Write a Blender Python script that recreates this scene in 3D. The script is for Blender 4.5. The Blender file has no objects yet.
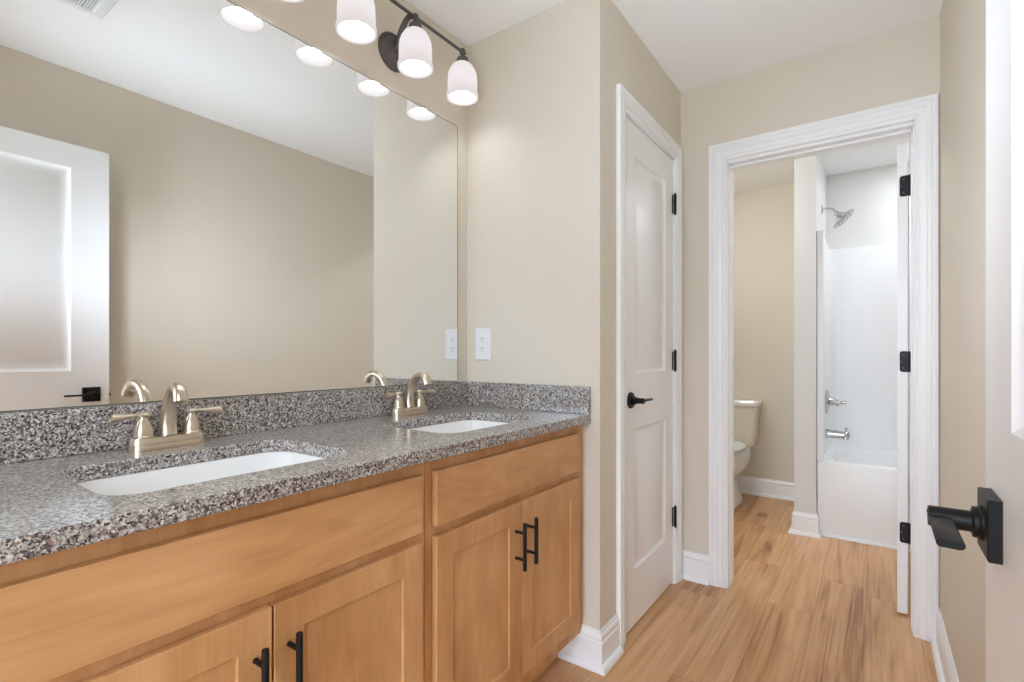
import bpy, bmesh, math, random
from mathutils import Vector, Matrix

scene = bpy.context.scene
COL = scene.collection
PI = math.pi

# ------------------------------------------------------------------ camera, world, exposure
cam_data = bpy.data.cameras.new('camera')
cam = bpy.data.objects.new('camera', cam_data)
COL.objects.link(cam)
cam_data.sensor_width = 36.0
cam_data.lens = 503.0 / 1024.0 * 36.0
cam_data.shift_y = 12.68 / 1024.0
cam_data.clip_start = 0.02
cam.location = (1.427, 0.0, 1.13)
cam.rotation_euler = (PI / 2, 0.0, math.radians(35.776))
scene.camera = cam

world = bpy.data.worlds.new('hall_fill')
scene.world = world
world.use_nodes = True
bg = world.node_tree.nodes['Background']
# fill glow added through the open hall end, stronger from above, dim below
wt = world.node_tree
w_tc = wt.nodes.new('ShaderNodeTexCoord'); w_sep = wt.nodes.new('ShaderNodeSeparateXYZ'); w_map = wt.nodes.new('ShaderNodeMapRange')
w_map.inputs['From Min'].default_value = -0.05; w_map.inputs['From Max'].default_value = 0.05
w_map.inputs['To Min'].default_value = 1.0; w_map.inputs['To Max'].default_value = 6.9
wt.links.new(w_tc.outputs['Generated'], w_sep.inputs[0]); wt.links.new(w_sep.outputs[2], w_map.inputs['Value'])
wt.links.new(w_map.outputs[0], bg.inputs['Strength'])
bg.inputs['Color'].default_value = (0.828, 0.962, 1.135, 1)

# unseen fill light, added and bounced off the ceiling to even out the room
ld = bpy.data.lights.new('bounce_fill', 'AREA')
ld.shape = 'DISK'; ld.size = 0.3; ld.energy = 2.7; ld.spread = math.radians(66); ld.color = (0.80, 0.975, 1.15)
lo = bpy.data.objects.new('bounce_fill', ld)
lo.location = (1.20, -0.20, 1.0)
lo.rotation_euler = (Vector((1.15, 1.45, 2.456)) - lo.location).to_track_quat('-Z', 'Y').to_euler()
COL.objects.link(lo)

lamp2 = bpy.data.lights.new('side_fill', 'AREA')  # unseen fill light, added to brighten the right wall and closet door
lamp2.shape = 'DISK'; lamp2.size = 0.4; lamp2.energy = 2.0; lamp2.spread = math.radians(62); lamp2.color = (0.85, 0.965, 1.13)
lo2 = bpy.data.objects.new('side_fill', lamp2)
lo2.location = (0.72, 0.10, 1.55)
lo2.rotation_euler = (Vector((1.635, 1.75, 1.40)) - lo2.location).to_track_quat('-Z', 'Y').to_euler()
COL.objects.link(lo2)

BULB = 28.0          # emission of a vanity bulb
SHADE = 0.45         # glow of the lit glass shade
DOME = 34.0          # emission of the flush ceiling light in the bath
TUB_FILL = 130.0          # emission of the unseen fill light added above the tub

vs = scene.view_settings
vs.view_transform = 'Standard'
vs.look = 'None'
vs.gamma = 1.0
vs.use_curve_mapping = False
vs.exposure = 0.50
scene.cycles.use_denoising = True
scene.cycles.max_bounces = 14
scene.cycles.diffuse_bounces = 8
scene.cycles.glossy_bounces = 6
scene.cycles.transmission_bounces = 8
scene.cycles.sample_clamp_indirect = 6.0

# ------------------------------------------------------------------ materials
def new_mat(name):
    m = bpy.data.materials.new(name)
    m.use_nodes = True
    nt = m.node_tree
    return m, nt, nt.nodes['Principled BSDF']

def lin(r, g, b):
    f = lambda c: (c / 255 / 12.92) if c / 255 <= 0.04045 else ((c / 255 + 0.055) / 1.055) ** 2.4
    return (f(r), f(g), f(b), 1.0)

def plain(name, col, rough=0.5, metal=0.0, spec=0.5, bump=0.0, bscale=300.0):
    m, nt, p = new_mat(name)
    p.inputs['Base Color'].default_value = col
    p.inputs['Roughness'].default_value = rough
    p.inputs['Metallic'].default_value = metal
    p.inputs['Specular IOR Level'].default_value = spec
    n = nt.nodes.new('ShaderNodeTexNoise')
    tc = nt.nodes.new('ShaderNodeTexCoord')
    n.inputs['Scale'].default_value = bscale
    nt.links.new(tc.outputs['Object'], n.inputs['Vector'])
    if bump > 0:
        b = nt.nodes.new('ShaderNodeBump')
        b.inputs['Strength'].default_value = bump
        b.inputs['Distance'].default_value = 0.001
        nt.links.new(n.outputs['Fac'], b.inputs['Height'])
        nt.links.new(b.outputs['Normal'], p.inputs['Normal'])
    return m

def ramp(nt, stops, interp='LINEAR'):
    r = nt.nodes.new('ShaderNodeValToRGB')
    r.color_ramp.interpolation = interp
    els = r.color_ramp.elements
    while len(els) > 1:
        els.remove(els[-1])
    els[0].position = stops[0][0]; els[0].color = stops[0][1]
    for pos, c in stops[1:]:
        e = els.new(pos); e.color = c
    return r

def math_node(nt, op, a=None, b=None):
    n = nt.nodes.new('ShaderNodeMath'); n.operation = op
    for i, v in enumerate((a, b)):
        if v is None: continue
        if isinstance(v, (int, float)): n.inputs[i].default_value = v
        else: nt.links.new(v, n.inputs[i])
    return n.outputs[0]

M = {}
M['wall'] = plain('beige_wall_paint', lin(219, 210, 194), 0.75, bump=0.12, bscale=420)
M['white_wall'] = plain('white_wall_paint', lin(226, 225, 223), 0.7, bump=0.1, bscale=420)
M['ceiling'] = plain('ceiling_paint', lin(243, 243, 242), 0.85, bump=0.12, bscale=300)
M['trim'] = plain('white_trim_paint', lin(241, 241, 241), 0.32)
M['door'] = plain('white_door_paint', lin(241, 241, 241), 0.35)
M['black'] = plain('matte_black_metal', lin(17, 16, 16), 0.42, 0.0, 0.3)
M['bronze'] = plain('dark_bronze_metal', lin(92, 86, 83), 0.5, 0.35)
M['acrylic'] = plain('glossy_white_acrylic', lin(242, 242, 242), 0.34)
M['porcelain'] = plain('white_porcelain', lin(238, 238, 236), 0.08)
M['tank_cream'] = plain('off_white_porcelain', lin(226, 219, 203), 0.12)  # creamier than the bowl, used on the tank alone
M['chrome'] = plain('polished_chrome', (0.56, 0.565, 0.575, 1), 0.16, 1.0)
M['plastic'] = plain('white_plastic', lin(232, 233, 234), 0.3)
M['slot'] = plain('dark_slot', lin(70, 68, 66), 0.6)
M['edge'] = plain('ground_glass_edge', lin(112, 112, 106), 0.4)

# brushed nickel with a champagne tint
m, nt, p = new_mat('brushed_champagne_nickel')
p.inputs['Base Color'].default_value = lin(200, 186, 166)
p.inputs['Metallic'].default_value = 1.0
p.inputs['Roughness'].default_value = 0.3
M['nickel'] = m

# mirror
m, nt, p = new_mat('mirror_silver')
p.inputs['Base Color'].default_value = (0.90, 0.91, 0.90, 1)
p.inputs['Metallic'].default_value = 1.0
p.inputs['Roughness'].default_value = 0.0
M['mirror'] = m

# granite: two layers of crystal cells
def granite():
    m, nt, p = new_mat('speckled_grey_granite')
    tc = nt.nodes.new('ShaderNodeTexCoord')
    v1 = nt.nodes.new('ShaderNodeTexVoronoi'); v1.inputs['Scale'].default_value = 212
    v2 = nt.nodes.new('ShaderNodeTexVoronoi'); v2.inputs['Scale'].default_value = 370
    no = nt.nodes.new('ShaderNodeTexNoise'); no.inputs['Scale'].default_value = 14
    nd = nt.nodes.new('ShaderNodeTexNoise'); nd.inputs['Scale'].default_value = 240
    mixv = nt.nodes.new('ShaderNodeMix'); mixv.data_type = 'RGBA'; mixv.blend_type = 'ADD'
    mixv.inputs['Factor'].default_value = 0.006
    nt.links.new(tc.outputs['Object'], nd.inputs['Vector'])
    nt.links.new(tc.outputs['Object'], mixv.inputs[6])
    nt.links.new(nd.outputs['Color'], mixv.inputs[7])
    for v in (v1, v2):
        nt.links.new(mixv.outputs[2], v.inputs['Vector'])
    nt.links.new(tc.outputs['Object'], no.inputs['Vector'])
    s1 = nt.nodes.new('ShaderNodeSeparateColor'); nt.links.new(v1.outputs['Color'], s1.inputs[0])
    s2 = nt.nodes.new('ShaderNodeSeparateColor'); nt.links.new(v2.outputs['Color'], s2.inputs[0])
    cols = [(0.0, lin(36, 31, 29)), (0.14, lin(82, 73, 67)), (0.29, lin(122, 114, 108)), (0.46, lin(158, 153, 148)),
            (0.66, lin(188, 184, 180)), (0.84, lin(216, 212, 208)), (0.95, lin(140, 114, 94))]
    r1 = ramp(nt, cols, 'CONSTANT'); nt.links.new(s1.outputs[0], r1.inputs['Fac'])
    r2 = ramp(nt, cols, 'CONSTANT'); nt.links.new(s2.outputs[1], r2.inputs['Fac'])
    f = math_node(nt, 'GREATER_THAN', s2.outputs[2], 0.55)
    mx = nt.nodes.new('ShaderNodeMix'); mx.data_type = 'RGBA'
    nt.links.new(f, mx.inputs['Factor'])
    nt.links.new(r1.outputs['Color'], mx.inputs[6]); nt.links.new(r2.outputs['Color'], mx.inputs[7])
    nt.links.new(mx.outputs[2], p.inputs['Base Color'])
    p.inputs['Roughness'].default_value = 0.3
    p.inputs['Coat Weight'].default_value = 0.8
    p.inputs['Coat Roughness'].default_value = 0.13
    p.inputs['Coat IOR'].default_value = 1.6
    return m
M['granite'] = granite()

# stained maple; grain along axis index ax
def maple(name, ax):
    m, nt, p = new_mat(name)
    tc = nt.nodes.new('ShaderNodeTexCoord')
    info = nt.nodes.new('ShaderNodeObjectInfo')
    off = nt.nodes.new('ShaderNodeVectorMath'); off.operation = 'ADD'
    comb = nt.nodes.new('ShaderNodeCombineXYZ')
    r = math_node(nt, 'MULTIPLY', info.outputs['Random'], 17.0)
    for i in range(3): nt.links.new(r, comb.inputs[i])
    nt.links.new(tc.outputs['Object'], off.inputs[0]); nt.links.new(comb.outputs[0], off.inputs[1])
    def noise(scale, stretch, detail, dist=0.0):
        mp = nt.nodes.new('ShaderNodeMapping')
        sc = [scale, scale, scale]; sc[ax] = scale * stretch
        mp.inputs['Scale'].default_value = sc
        nt.links.new(off.outputs[0], mp.inputs['Vector'])
        n = nt.nodes.new('ShaderNodeTexNoise'); n.inputs['Scale'].default_value = 1.0
        n.inputs['Detail'].default_value = detail; n.inputs['Distortion'].default_value = dist
        nt.links.new(mp.outputs[0], n.inputs['Vector'])
        return n.outputs['Fac']
    big = noise(9, 0.22, 3, 1.2)
    fine = noise(150, 0.05, 3)
    bl = noise(5, 0.8, 2)
    a = math_node(nt, 'MULTIPLY', big, 0.44)
    b = math_node(nt, 'MULTIPLY', fine, 0.16)
    c = math_node(nt, 'MULTIPLY', bl, 0.40)
    s = math_node(nt, 'ADD', math_node(nt, 'ADD', a, b), c)
    ring = math_node(nt, 'SINE', math_node(nt, 'MULTIPLY', noise(4.5, 0.35, 1, 0.6), 60.0))
    s = math_node(nt, 'ADD', s, math_node(nt, 'MULTIPLY', ring, 0.018))
    rp = ramp(nt, [(0.36, lin(182, 131, 82)), (0.5, lin(200, 150, 100)), (0.64, lin(214, 167, 117))])
    nt.links.new(s, rp.inputs['Fac'])
    nt.links.new(rp.outputs['Color'], p.inputs['Base Color'])
    p.inputs['Roughness'].default_value = 0.36
    p.inputs['Specular IOR Level'].default_value = 0.4
    return m
M['maple_h'] = maple('honey_maple_grain_across', 1)
M['maple_v'] = maple('honey_maple_grain_upright', 2)
M['maple_dark'] = plain('shadowed_toe_board', lin(170, 118, 68), 0.5)

# floor planks along Y
def planks():
    m, nt, p = new_mat('oak_vinyl_planks')
    tc = nt.nodes.new('ShaderNodeTexCoord')
    sep = nt.nodes.new('ShaderNodeSeparateXYZ'); nt.links.new(tc.outputs['Object'], sep.inputs[0])
    W, L = 0.182, 1.22
    xs = math_node(nt, 'DIVIDE', math_node(nt, 'ADD', sep.outputs[0], 0.06), W)
    row = math_node(nt, 'FLOOR', xs)
    fx = math_node(nt, 'FRACT', xs)
    wn = nt.nodes.new('ShaderNodeTexWhiteNoise'); wn.noise_dimensions = '1D'
    nt.links.new(row, wn.inputs['W'])
    ys = math_node(nt, 'ADD', math_node(nt, 'DIVIDE', sep.outputs[1], L), wn.outputs['Value'])
    coln = math_node(nt, 'FLOOR', ys)
    fy = math_node(nt, 'FRACT', ys)
    idv = nt.nodes.new('ShaderNodeCombineXYZ')
    nt.links.new(row, idv.inputs[0]); nt.links.new(coln, idv.inputs[1])
    w2 = nt.nodes.new('ShaderNodeTexWhiteNoise'); w2.noise_dimensions = '2D'
    nt.links.new(idv.outputs[0], w2.inputs['Vector'])
    sc = nt.nodes.new('ShaderNodeVectorMath'); sc.operation = 'SCALE'; sc.inputs['Scale'].default_value = 6.9
    nt.links.new(w2.outputs['Color'], sc.inputs[0])
    off = nt.nodes.new('ShaderNodeVectorMath'); off.operation = 'ADD'
    nt.links.new(tc.outputs['Object'], off.inputs[0]); nt.links.new(sc.outputs[0], off.inputs[1])
    def noise(sx, sy, detail, dist=0.0):
        mp = nt.nodes.new('ShaderNodeMapping'); mp.inputs['Scale'].default_value = (sx, sy, 1)
        nt.links.new(off.outputs[0], mp.inputs['Vector'])
        n = nt.nodes.new('ShaderNodeTexNoise'); n.inputs['Scale'].default_value = 1.0
        n.inputs['Detail'].default_value = detail; n.inputs['Distortion'].default_value = dist
        nt.links.new(mp.outputs[0], n.inputs['Vector'])
        return n.outputs['Fac']
    g1 = noise(13, 0.85, 5, 1.1)
    g2 = noise(120, 1.6, 4)
    g3 = noise(5, 0.6, 2)
    s = math_node(nt, 'ADD', math_node(nt, 'ADD', math_node(nt, 'MULTIPLY', g1, 0.55), math_node(nt, 'MULTIPLY', g2, 0.25)), math_node(nt, 'MULTIPLY', g3, 0.2))
    ring = math_node(nt, 'SINE', math_node(nt, 'MULTIPLY', noise(7.5, 0.42, 1, 0.5), 75.0))      # cathedral growth lines
    s = math_node(nt, 'ADD', s, math_node(nt, 'MULTIPLY', ring, 0.022))
    knot = noise(6.5, 2.6, 1)
    s = math_node(nt, 'SUBTRACT', s, math_node(nt, 'MULTIPLY', math_node(nt, 'MAXIMUM', math_node(nt, 'SUBTRACT', knot, 0.68), 0.0), 1.0))
    tone = math_node(nt, 'MULTIPLY', math_node(nt, 'SUBTRACT', w2.outputs['Value'], 0.5), 0.085)
    s = math_node(nt, 'ADD', s, tone)
    rp = ramp(nt, [(0.28, lin(100, 66, 41)), (0.38, lin(158, 112, 72)), (0.46, lin(196, 148, 102)), (0.58, lin(214, 170, 124)), (0.72, lin(228, 189, 146))])
    nt.links.new(s, rp.inputs['Fac'])
    # seams
    ex = math_node(nt, 'MINIMUM', fx, math_node(nt, 'SUBTRACT', 1.0, fx))
    ey = math_node(nt, 'MULTIPLY', math_node(nt, 'MINIMUM', fy, math_node(nt, 'SUBTRACT', 1.0, fy)), L / W)
    e = math_node(nt, 'MINIMUM', ex, ey)
    seam = math_node(nt, 'LESS_THAN', e, 0.007)
    mx = nt.nodes.new('ShaderNodeMix'); mx.data_type = 'RGBA'
    nt.links.new(math_node(nt, 'MULTIPLY', seam, 0.35), mx.inputs['Factor'])
    nt.links.new(rp.outputs['Color'], mx.inputs[6]); mx.inputs[7].default_value = lin(96, 62, 38)
    nt.links.new(mx.outputs[2], p.inputs['Base Color'])
    p.inputs['Roughness'].default_value = 0.34
    p.inputs['Specular IOR Level'].default_value = 0.4
    return m
M['floor'] = planks()

def emitter(name, col, strength):
    m = bpy.data.materials.new(name); m.use_nodes = True
    nt = m.node_tree; nt.nodes.clear()
    o = nt.nodes.new('ShaderNodeOutputMaterial'); e = nt.nodes.new('ShaderNodeEmission')
    e.inputs['Color'].default_value = col; e.inputs['Strength'].default_value = strength
    nt.links.new(e.outputs[0], o.inputs[0])
    return m
M['bulb'] = emitter('lit_bulb', (0.90, 0.96, 1.07, 1), BULB)
M['dome'] = emitter('lit_dome', (0.90, 0.97, 1.04, 1), DOME)

M['tub_fill'] = emitter('fill_lens_glow', (0.90, 0.97, 1.04, 1), TUB_FILL)

def shade_mat():
    m = bpy.data.materials.new('lit_opal_glass'); m.use_nodes = True
    nt = m.node_tree; nt.nodes.clear()
    o = nt.nodes.new('ShaderNodeOutputMaterial')
    t = nt.nodes.new('ShaderNodeBsdfTranslucent'); t.inputs['Color'].default_value = (0.095, 0.089, 0.089, 1)
    d = nt.nodes.new('ShaderNodeBsdfDiffuse'); d.inputs['Color'].default_value = (0.75, 0.72, 0.71, 1)
    mx = nt.nodes.new('ShaderNodeMixShader'); mx.inputs[0].default_value = 0.05
    e = nt.nodes.new('ShaderNodeEmission'); e.inputs['Color'].default_value = (1, 0.93, 0.91, 1); e.inputs['Strength'].default_value = SHADE
    ad = nt.nodes.new('ShaderNodeAddShader')
    nt.links.new(t.outputs[0], mx.inputs[1]); nt.links.new(d.outputs[0], mx.inputs[2])
    nt.links.new(mx.outputs[0], ad.inputs[0]); nt.links.new(e.outputs[0], ad.inputs[1])
    nt.links.new(ad.outputs[0], o.inputs[0])
    return m
M['shade'] = shade_mat()

# ------------------------------------------------------------------ mesh helpers
def box(bm, x0, x1, y0, y1, z0, z1):
    r = bmesh.ops.create_cube(bm, size=1.0)
    for v in r['verts']:
        v.co = Vector(((x0 + x1) / 2 + v.co.x * (x1 - x0), (y0 + y1) / 2 + v.co.y * (y1 - y0), (z0 + z1) / 2 + v.co.z * (z1 - z0)))
    return r['verts']

def skin_loops(bm, loops, cap0=True, cap1=True, closed=True):
    rows = [[bm.verts.new(p) for p in lp] for lp in loops]
    n = len(rows[0])
    for a, b in zip(rows, rows[1:]):
        for i in range(n if closed else n - 1):
            j = (i + 1) % n
            bm.faces.new((a[i], a[j], b[j], b[i]))
    if cap0: bm.faces.new(list(reversed(rows[0])))
    if cap1: bm.faces.new(rows[-1])
    return rows

def axis_frame(axis):
    z = Vector(axis).normalized()
    x = Vector((0, 0, 1)).cross(z)
    if x.length < 1e-4: x = Vector((1, 0, 0))
    x.normalize()
    return x, z.cross(x), z

def lathe(bm, prof, origin, axis=(0, 0, 1), seg=28, caps=(True, True)):
    x, y, z = axis_frame(axis); o = Vector(origin)
    loops = []
    for r, h in prof:
        r = max(r, 1e-5)
        loops.append([o + z * h + x * (r * math.cos(2 * PI * i / seg)) + y * (r * math.sin(2 * PI * i / seg)) for i in range(seg)])
    skin_loops(bm, loops, *caps)

def smooth_path(pts, k=6):
    P = [Vector(p) for p in pts]
    out = []
    for i in range(len(P) - 1):
        p0 = P[max(i - 1, 0)]; p1 = P[i]; p2 = P[i + 1]; p3 = P[min(i + 2, len(P) - 1)]
        for j in range(k):
            t = j / k
            out.append(0.5 * ((2 * p1) + (p2 - p0) * t + (2 * p0 - 5 * p1 + 4 * p2 - p3) * t * t + (3 * p1 - p0 - 3 * p2 + p3) * t ** 3))
    out.append(P[-1])
    return out

def tube(bm, pts, radii, seg=16, flat=1.0, up=(0, 1, 0)):
    pts = [Vector(p) for p in pts]
    n = len(pts)
    if not isinstance(radii, (list, tuple)): radii = [radii] * n
    elif len(radii) != n:
        rr = []
        for i in range(n):
            t = i / (n - 1) * (len(radii) - 1); a = int(min(t, len(radii) - 2)); f = t - a
            rr.append(radii[a] * (1 - f) + radii[a + 1] * f)
        radii = rr
    loops = []
    ref = Vector(up)
    for i in range(n):
        d = (pts[min(i + 1, n - 1)] - pts[max(i - 1, 0)]).normalized()
        s = ref - d * ref.dot(d)
        if s.length < 1e-4: s = Vector((1, 0, 0)) - d * d.x
        s.normalize(); t = d.cross(s)
        loops.append([pts[i] + s * (radii[i] * math.cos(2 * PI * k / seg)) + t * (flat * radii[i] * math.sin(2 * PI * k / seg)) for k in range(seg)])
    skin_loops(bm, loops)

def rrect(cx, cy, hx, hy, r, z, k=6):
    r = min(r, hx - 1e-4, hy - 1e-4)
    out = []
    for sx, sy, a0 in ((1, 1, 0), (-1, 1, PI / 2), (-1, -1, PI), (1, -1, 1.5 * PI)):
        for i in range(k + 1):
            a = a0 + PI / 2 * i / k
            out.append(Vector((cx + sx * (hx - r) + r * math.cos(a), cy + sy * (hy - r) + r * math.sin(a), z)))
    return out

def prism(bm, poly, z0, z1):
    skin_loops(bm, [[Vector((x, y, z0)) for x, y in poly], [Vector((x, y, z1)) for x, y in poly]])

def extrude_poly(bm, poly3, vec):
    v = Vector(vec)
    skin_loops(bm, [[Vector(p) for p in poly3], [Vector(p) + v for p in poly3]])

def finish(bm, angle=32):
    bmesh.ops.remove_doubles(bm, verts=bm.verts, dist=1e-6)
    bmesh.ops.recalc_face_normals(bm, faces=bm.faces)
    lim = math.radians(angle)
    for f in bm.faces: f.smooth = True
    for e in bm.edges:
        if len(e.link_faces) != 2 or e.calc_face_angle(0.0) > lim:
            e.smooth = False

def obj(name, bm, mat, parent=None, bevel=0.0, seg=2, label=None):
    finish(bm)
    me = bpy.data.meshes.new(name)
    bm.to_mesh(me); bm.free()
    me.materials.append(M[mat])
    o = bpy.data.objects.new(name, me)
    COL.objects.link(o)
    if bevel > 0:
        b = o.modifiers.new('bevel', 'BEVEL'); b.width = bevel; b.segments = seg
        b.limit_method = 'ANGLE'; b.angle_limit = math.radians(40); b.harden_normals = False
    if parent is not None:
        o.parent = parent
        if parent.type == 'EMPTY':
            o.matrix_parent_inverse = Matrix.Translation(-Vector(parent.location))
    if label: o['label'] = label
    return o

def thing(name, label, cat, loc=(0, 0, 0), group=None):
    o = bpy.data.objects.new(name, None)
    o.empty_display_size = 0.05
    o.location = loc
    COL.objects.link(o)
    o['label'] = label; o['category'] = cat
    if group: o['group'] = group
    return o

def struct(name, bm, mat, label=None, parent=None, bevel=0.0):
    o = obj(name, bm, mat, parent, bevel)
    if parent is None:
        o['kind'] = 'structure'
        o['category'] = name.split('_')[0]
        if label: o['label'] = label
    return o

def dup(root, delta, label=None):
    r = root.copy(); COL.objects.link(r)
    r.location = Vector(root.location) + Vector(delta)
    if label: r['label'] = label
    for ch in list(root.children):
        c = ch.copy(); COL.objects.link(c); c.parent = r; c.matrix_parent_inverse = ch.matrix_parent_inverse.copy()
        for g in list(ch.children):
            d = g.copy(); COL.objects.link(d); d.parent = c; d.matrix_parent_inverse = g.matrix_parent_inverse.copy()
    return r

B = bmesh.new

# ------------------------------------------------------------------ dimensions
H = 2.456           # ceiling
Y1 = 1.649          # end wall of the vanity
W1 = 0.628          # closet wall plane
Y2 = 2.575          # far wall with the bath doorway
Y2B = 2.70          # its bath side
W2 = 1.635          # right wall
YB = -1.3           # how far the hall end of the room is built
XI0, XI1 = -0.05, 2.69   # bath room
YBK = 4.42          # bath back wall
ZC = 0.91           # counter top
PX0, PX1, PY = 1.016, 1.134, 3.62   # partition beside the tub

TILT = math.tan(math.radians(-0.15))
def xw(y):
    """the mirror wall runs slightly out of square"""
    return -TILT * (Y1 - y)

# ------------------------------------------------------------------ shell
bm = B(); box(bm, -0.15, 2.8, YB, 4.55, -0.06, 0.0)
struct('floor', bm, 'floor', 'warm oak plank floor running the length of both rooms')
bm = B(); box(bm, -0.15, 2.8, YB, 4.55, H, H + 0.06)
struct('ceiling', bm, 'ceiling', 'flat pale grey-white ceiling')
bm = B(); prism(bm, [(xw(YB), YB), (0.0, Y1), (0.0, Y2), (-0.14, Y2), (-0.14, YB)], 0, H)
struct('wall_left', bm, 'wall', 'beige wall behind the mirror and vanity')
bm = B(); box(bm, 0.0, W1, Y1, Y1 + 0.09, 0, H)
struct('wall_end', bm, 'wall', 'short beige wall at the end of the vanity with the outlet')
CD0, CD1, CDT = 1.867, 2.471, 2.087     # closet opening
bm = B()
box(bm, W1 - 0.09, W1, Y1 + 0.09, CD0, 0, H); box(bm, W1 - 0.09, W1, CD1, Y2, 0, H); box(bm, W1 - 0.09, W1, CD0, CD1, CDT, H)
struct('wall_closet', bm, 'wall', 'beige wall holding the closed white closet door')
FD0, FD1, FDT = 0.847, 1.560, 2.060     # rough opening of bath doorway
bm = B()
box(bm, -0.10, FD0, Y2, Y2B, 0, H); box(bm, FD1, XI1, Y2, Y2B, 0, H); box(bm, FD0, FD1, Y2, Y2B, FDT, H)
struct('wall_far', bm, 'wall', 'beige far wall with the open bath doorway')
bm = B(); box(bm, W2, W2 + 0.10, YB, Y2, 0, H)
struct('wall_right', bm, 'wall', 'beige wall on the right behind the open entry door')
bm = B(); box(bm, XI0 - 0.10, XI0, Y2B, YBK, 0, H)
struct('wall_bath_left', bm, 'wall', 'beige wall on the left side of the toilet')
bm = B(); box(bm, XI0 - 0.10, (PX0 + PX1) / 2, YBK, YBK + 0.1, 0, H)
struct('wall_back', bm, 'wall', 'beige wall behind the toilet')
bm = B(); box(bm, (PX0 + PX1) / 2, XI1 + 0.1, YBK, YBK + 0.1, 0, H)
struct('wall_tub_back', bm, 'white_wall', 'white wall above the back of the tub surround')
bm = B(); box(bm, XI1, XI1 + 0.10, Y2B, YBK, 0, H)
struct('wall_bath_right', bm, 'white_wall', 'white wall at the far end of the tub')
bm = B(); box(bm, PX0, PX1, PY, YBK, 0, H)
struct('wall_partition', bm, 'white_wall', 'white stub wall between the toilet and the tub')

bm = B(); box(bm, -0.14, 0.80, YB - 0.1, YB, 0, H)  # unseen, added to keep the hall fill off the end wall
struct('wall_light_block', bm, 'wall', 'unseen beige wall piece added behind the camera to block hall light')

# casing profile: (distance outward from the opening edge, thickness)
def casing(name, origin, u, n, u0, u1, top, wl, wr, label):
    prof = [(0, 0), (0, 0.007), (0.003, 0.010), (0.010, 0.010), (0.012, 0.0075), (0.016, 0.0075), (0.019, 0.012), (0.038, 0.014), (0.043, 0.019), (0.050, 0.020), (0.056, 0.0165), (0.060, 0.0165), (0.063, 0.0195)]
    O, U, N, V = Vector(origin), Vector(u), Vector(n), Vector((0, 0, 1))
    pl = [p for p in prof if p[0] < wl] + [(wl, 0.0175), (wl, 0)]
    pr = [(min(d, wr), t) for d, t in pl]
    path = [[], [], [], []]
    for (d, t), (e, _) in zip(pl, pr):
        path[0].append(O + U * (u0 - d) + N * t)
        path[1].append(O + U * (u0 - d) + V * (top + d) + N * t)
        path[2].append(O + U * (u1 + e) + V * (top + d) + N * t)
        path[3].append(O + U * (u1 + e) + N * t)
    bm = B(); skin_loops(bm, path)
    return struct(name, bm, 'trim', label)

casing('trim_1', (0, Y2, 0), (1, 0, 0), (0, -1, 0), 0.850, 1.556, 2.063, 0.081, 0.073, 'white moulded casing around the open bath doorway')
casing('trim_2', (W1, 0, 0), (0, 1, 0), (1, 0, 0), 1.8655, 2.4725, 2.082, 0.075, 0.0755, 'white moulded casing around the closet door')
# jambs (three boards and their stops each)
bm = B()
box(bm, FD0, 0.854, Y2 - 0.001, Y2B + 0.001, 0, 2.053); box(bm, 1.552, FD1, Y2 - 0.001, Y2B + 0.001, 0, 2.053); box(bm, FD0, FD1, Y2 - 0.001, Y2B + 0.001, 2.046, FDT)
box(bm, 0.854, 0.8575, 2.615, 2.655, 0, 2.046); box(bm, 1.5485, 1.552, 2.615, 2.655, 0, 2.046); box(bm, 0.854, 1.552, 2.615, 2.655, 2.036, 2.046)
struct('trim_3', bm, 'trim', 'white jamb lining the bath doorway')
bm = B()
JX = W1 - 0.09
box(bm, JX, W1 + 0.001, 1.867, 1.8715, 0, 2.083); box(bm, JX, W1 + 0.001, 2.4665, 2.471, 0, 2.083); box(bm, JX, W1 + 0.001, 1.867, 2.471, 2.0815, 2.087)
box(bm, 0.558, 0.588, 1.8715, 1.885, 0, 2.0815); box(bm, 0.558, 0.588, 2.453, 2.4665, 0, 2.0815); box(bm, 0.558, 0.588, 1.8715, 2.4665, 2.066, 2.0815)
struct('trim_4', bm, 'trim', 'white jamb lining the closet doorway')
# hinge jamb of the entry doorway, beside the camera
bm = B(); box(bm, 1.574, W2, -0.08, 0.046, 0, 2.10)
struct('trim_5', bm, 'trim', 'white hinge jamb of the open entry door')

# baseboards: profile (thickness, height) swept round a plan path
BPROF = [(0, 0), (0.031, 0), (0.031, 0.007), (0.027, 0.015), (0.019, 0.021), (0.014, 0.022), (0.014, 0.096), (0.009, 0.101), (0.009, 0.104), (0.014, 0.108), (0.0145, 0.114), (0.010, 0.124), (0.0055, 0.129), (0.005, 0.137), (0, 0.137)]
def baseboard(name, path, label):
    """path runs so that the room lies on its right-hand side"""
    P = [Vector((x, y)) for x, y in path]
    loops = []
    for i, p in enumerate(P):
        def nrm(a, b):
            d = (b - a).normalized(); return Vector((d.y, -d.x))
        if i == 0: mvec = nrm(P[0], P[1])
        elif i == len(P) - 1: mvec = nrm(P[-2], P[-1])
        else:
            n1, n2 = nrm(P[i - 1], P[i]), nrm(P[i], P[i + 1])
            mvec = (n1 + n2); mvec = mvec / max(mvec.dot(n1), 1e-6)
        loops.append([Vector((p.x + mvec.x * t, p.y + mvec.y * t, h)) for t, h in BPROF])
    bm = B(); skin_loops(bm, loops)
    return struct(name, bm, 'trim', label)

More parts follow.
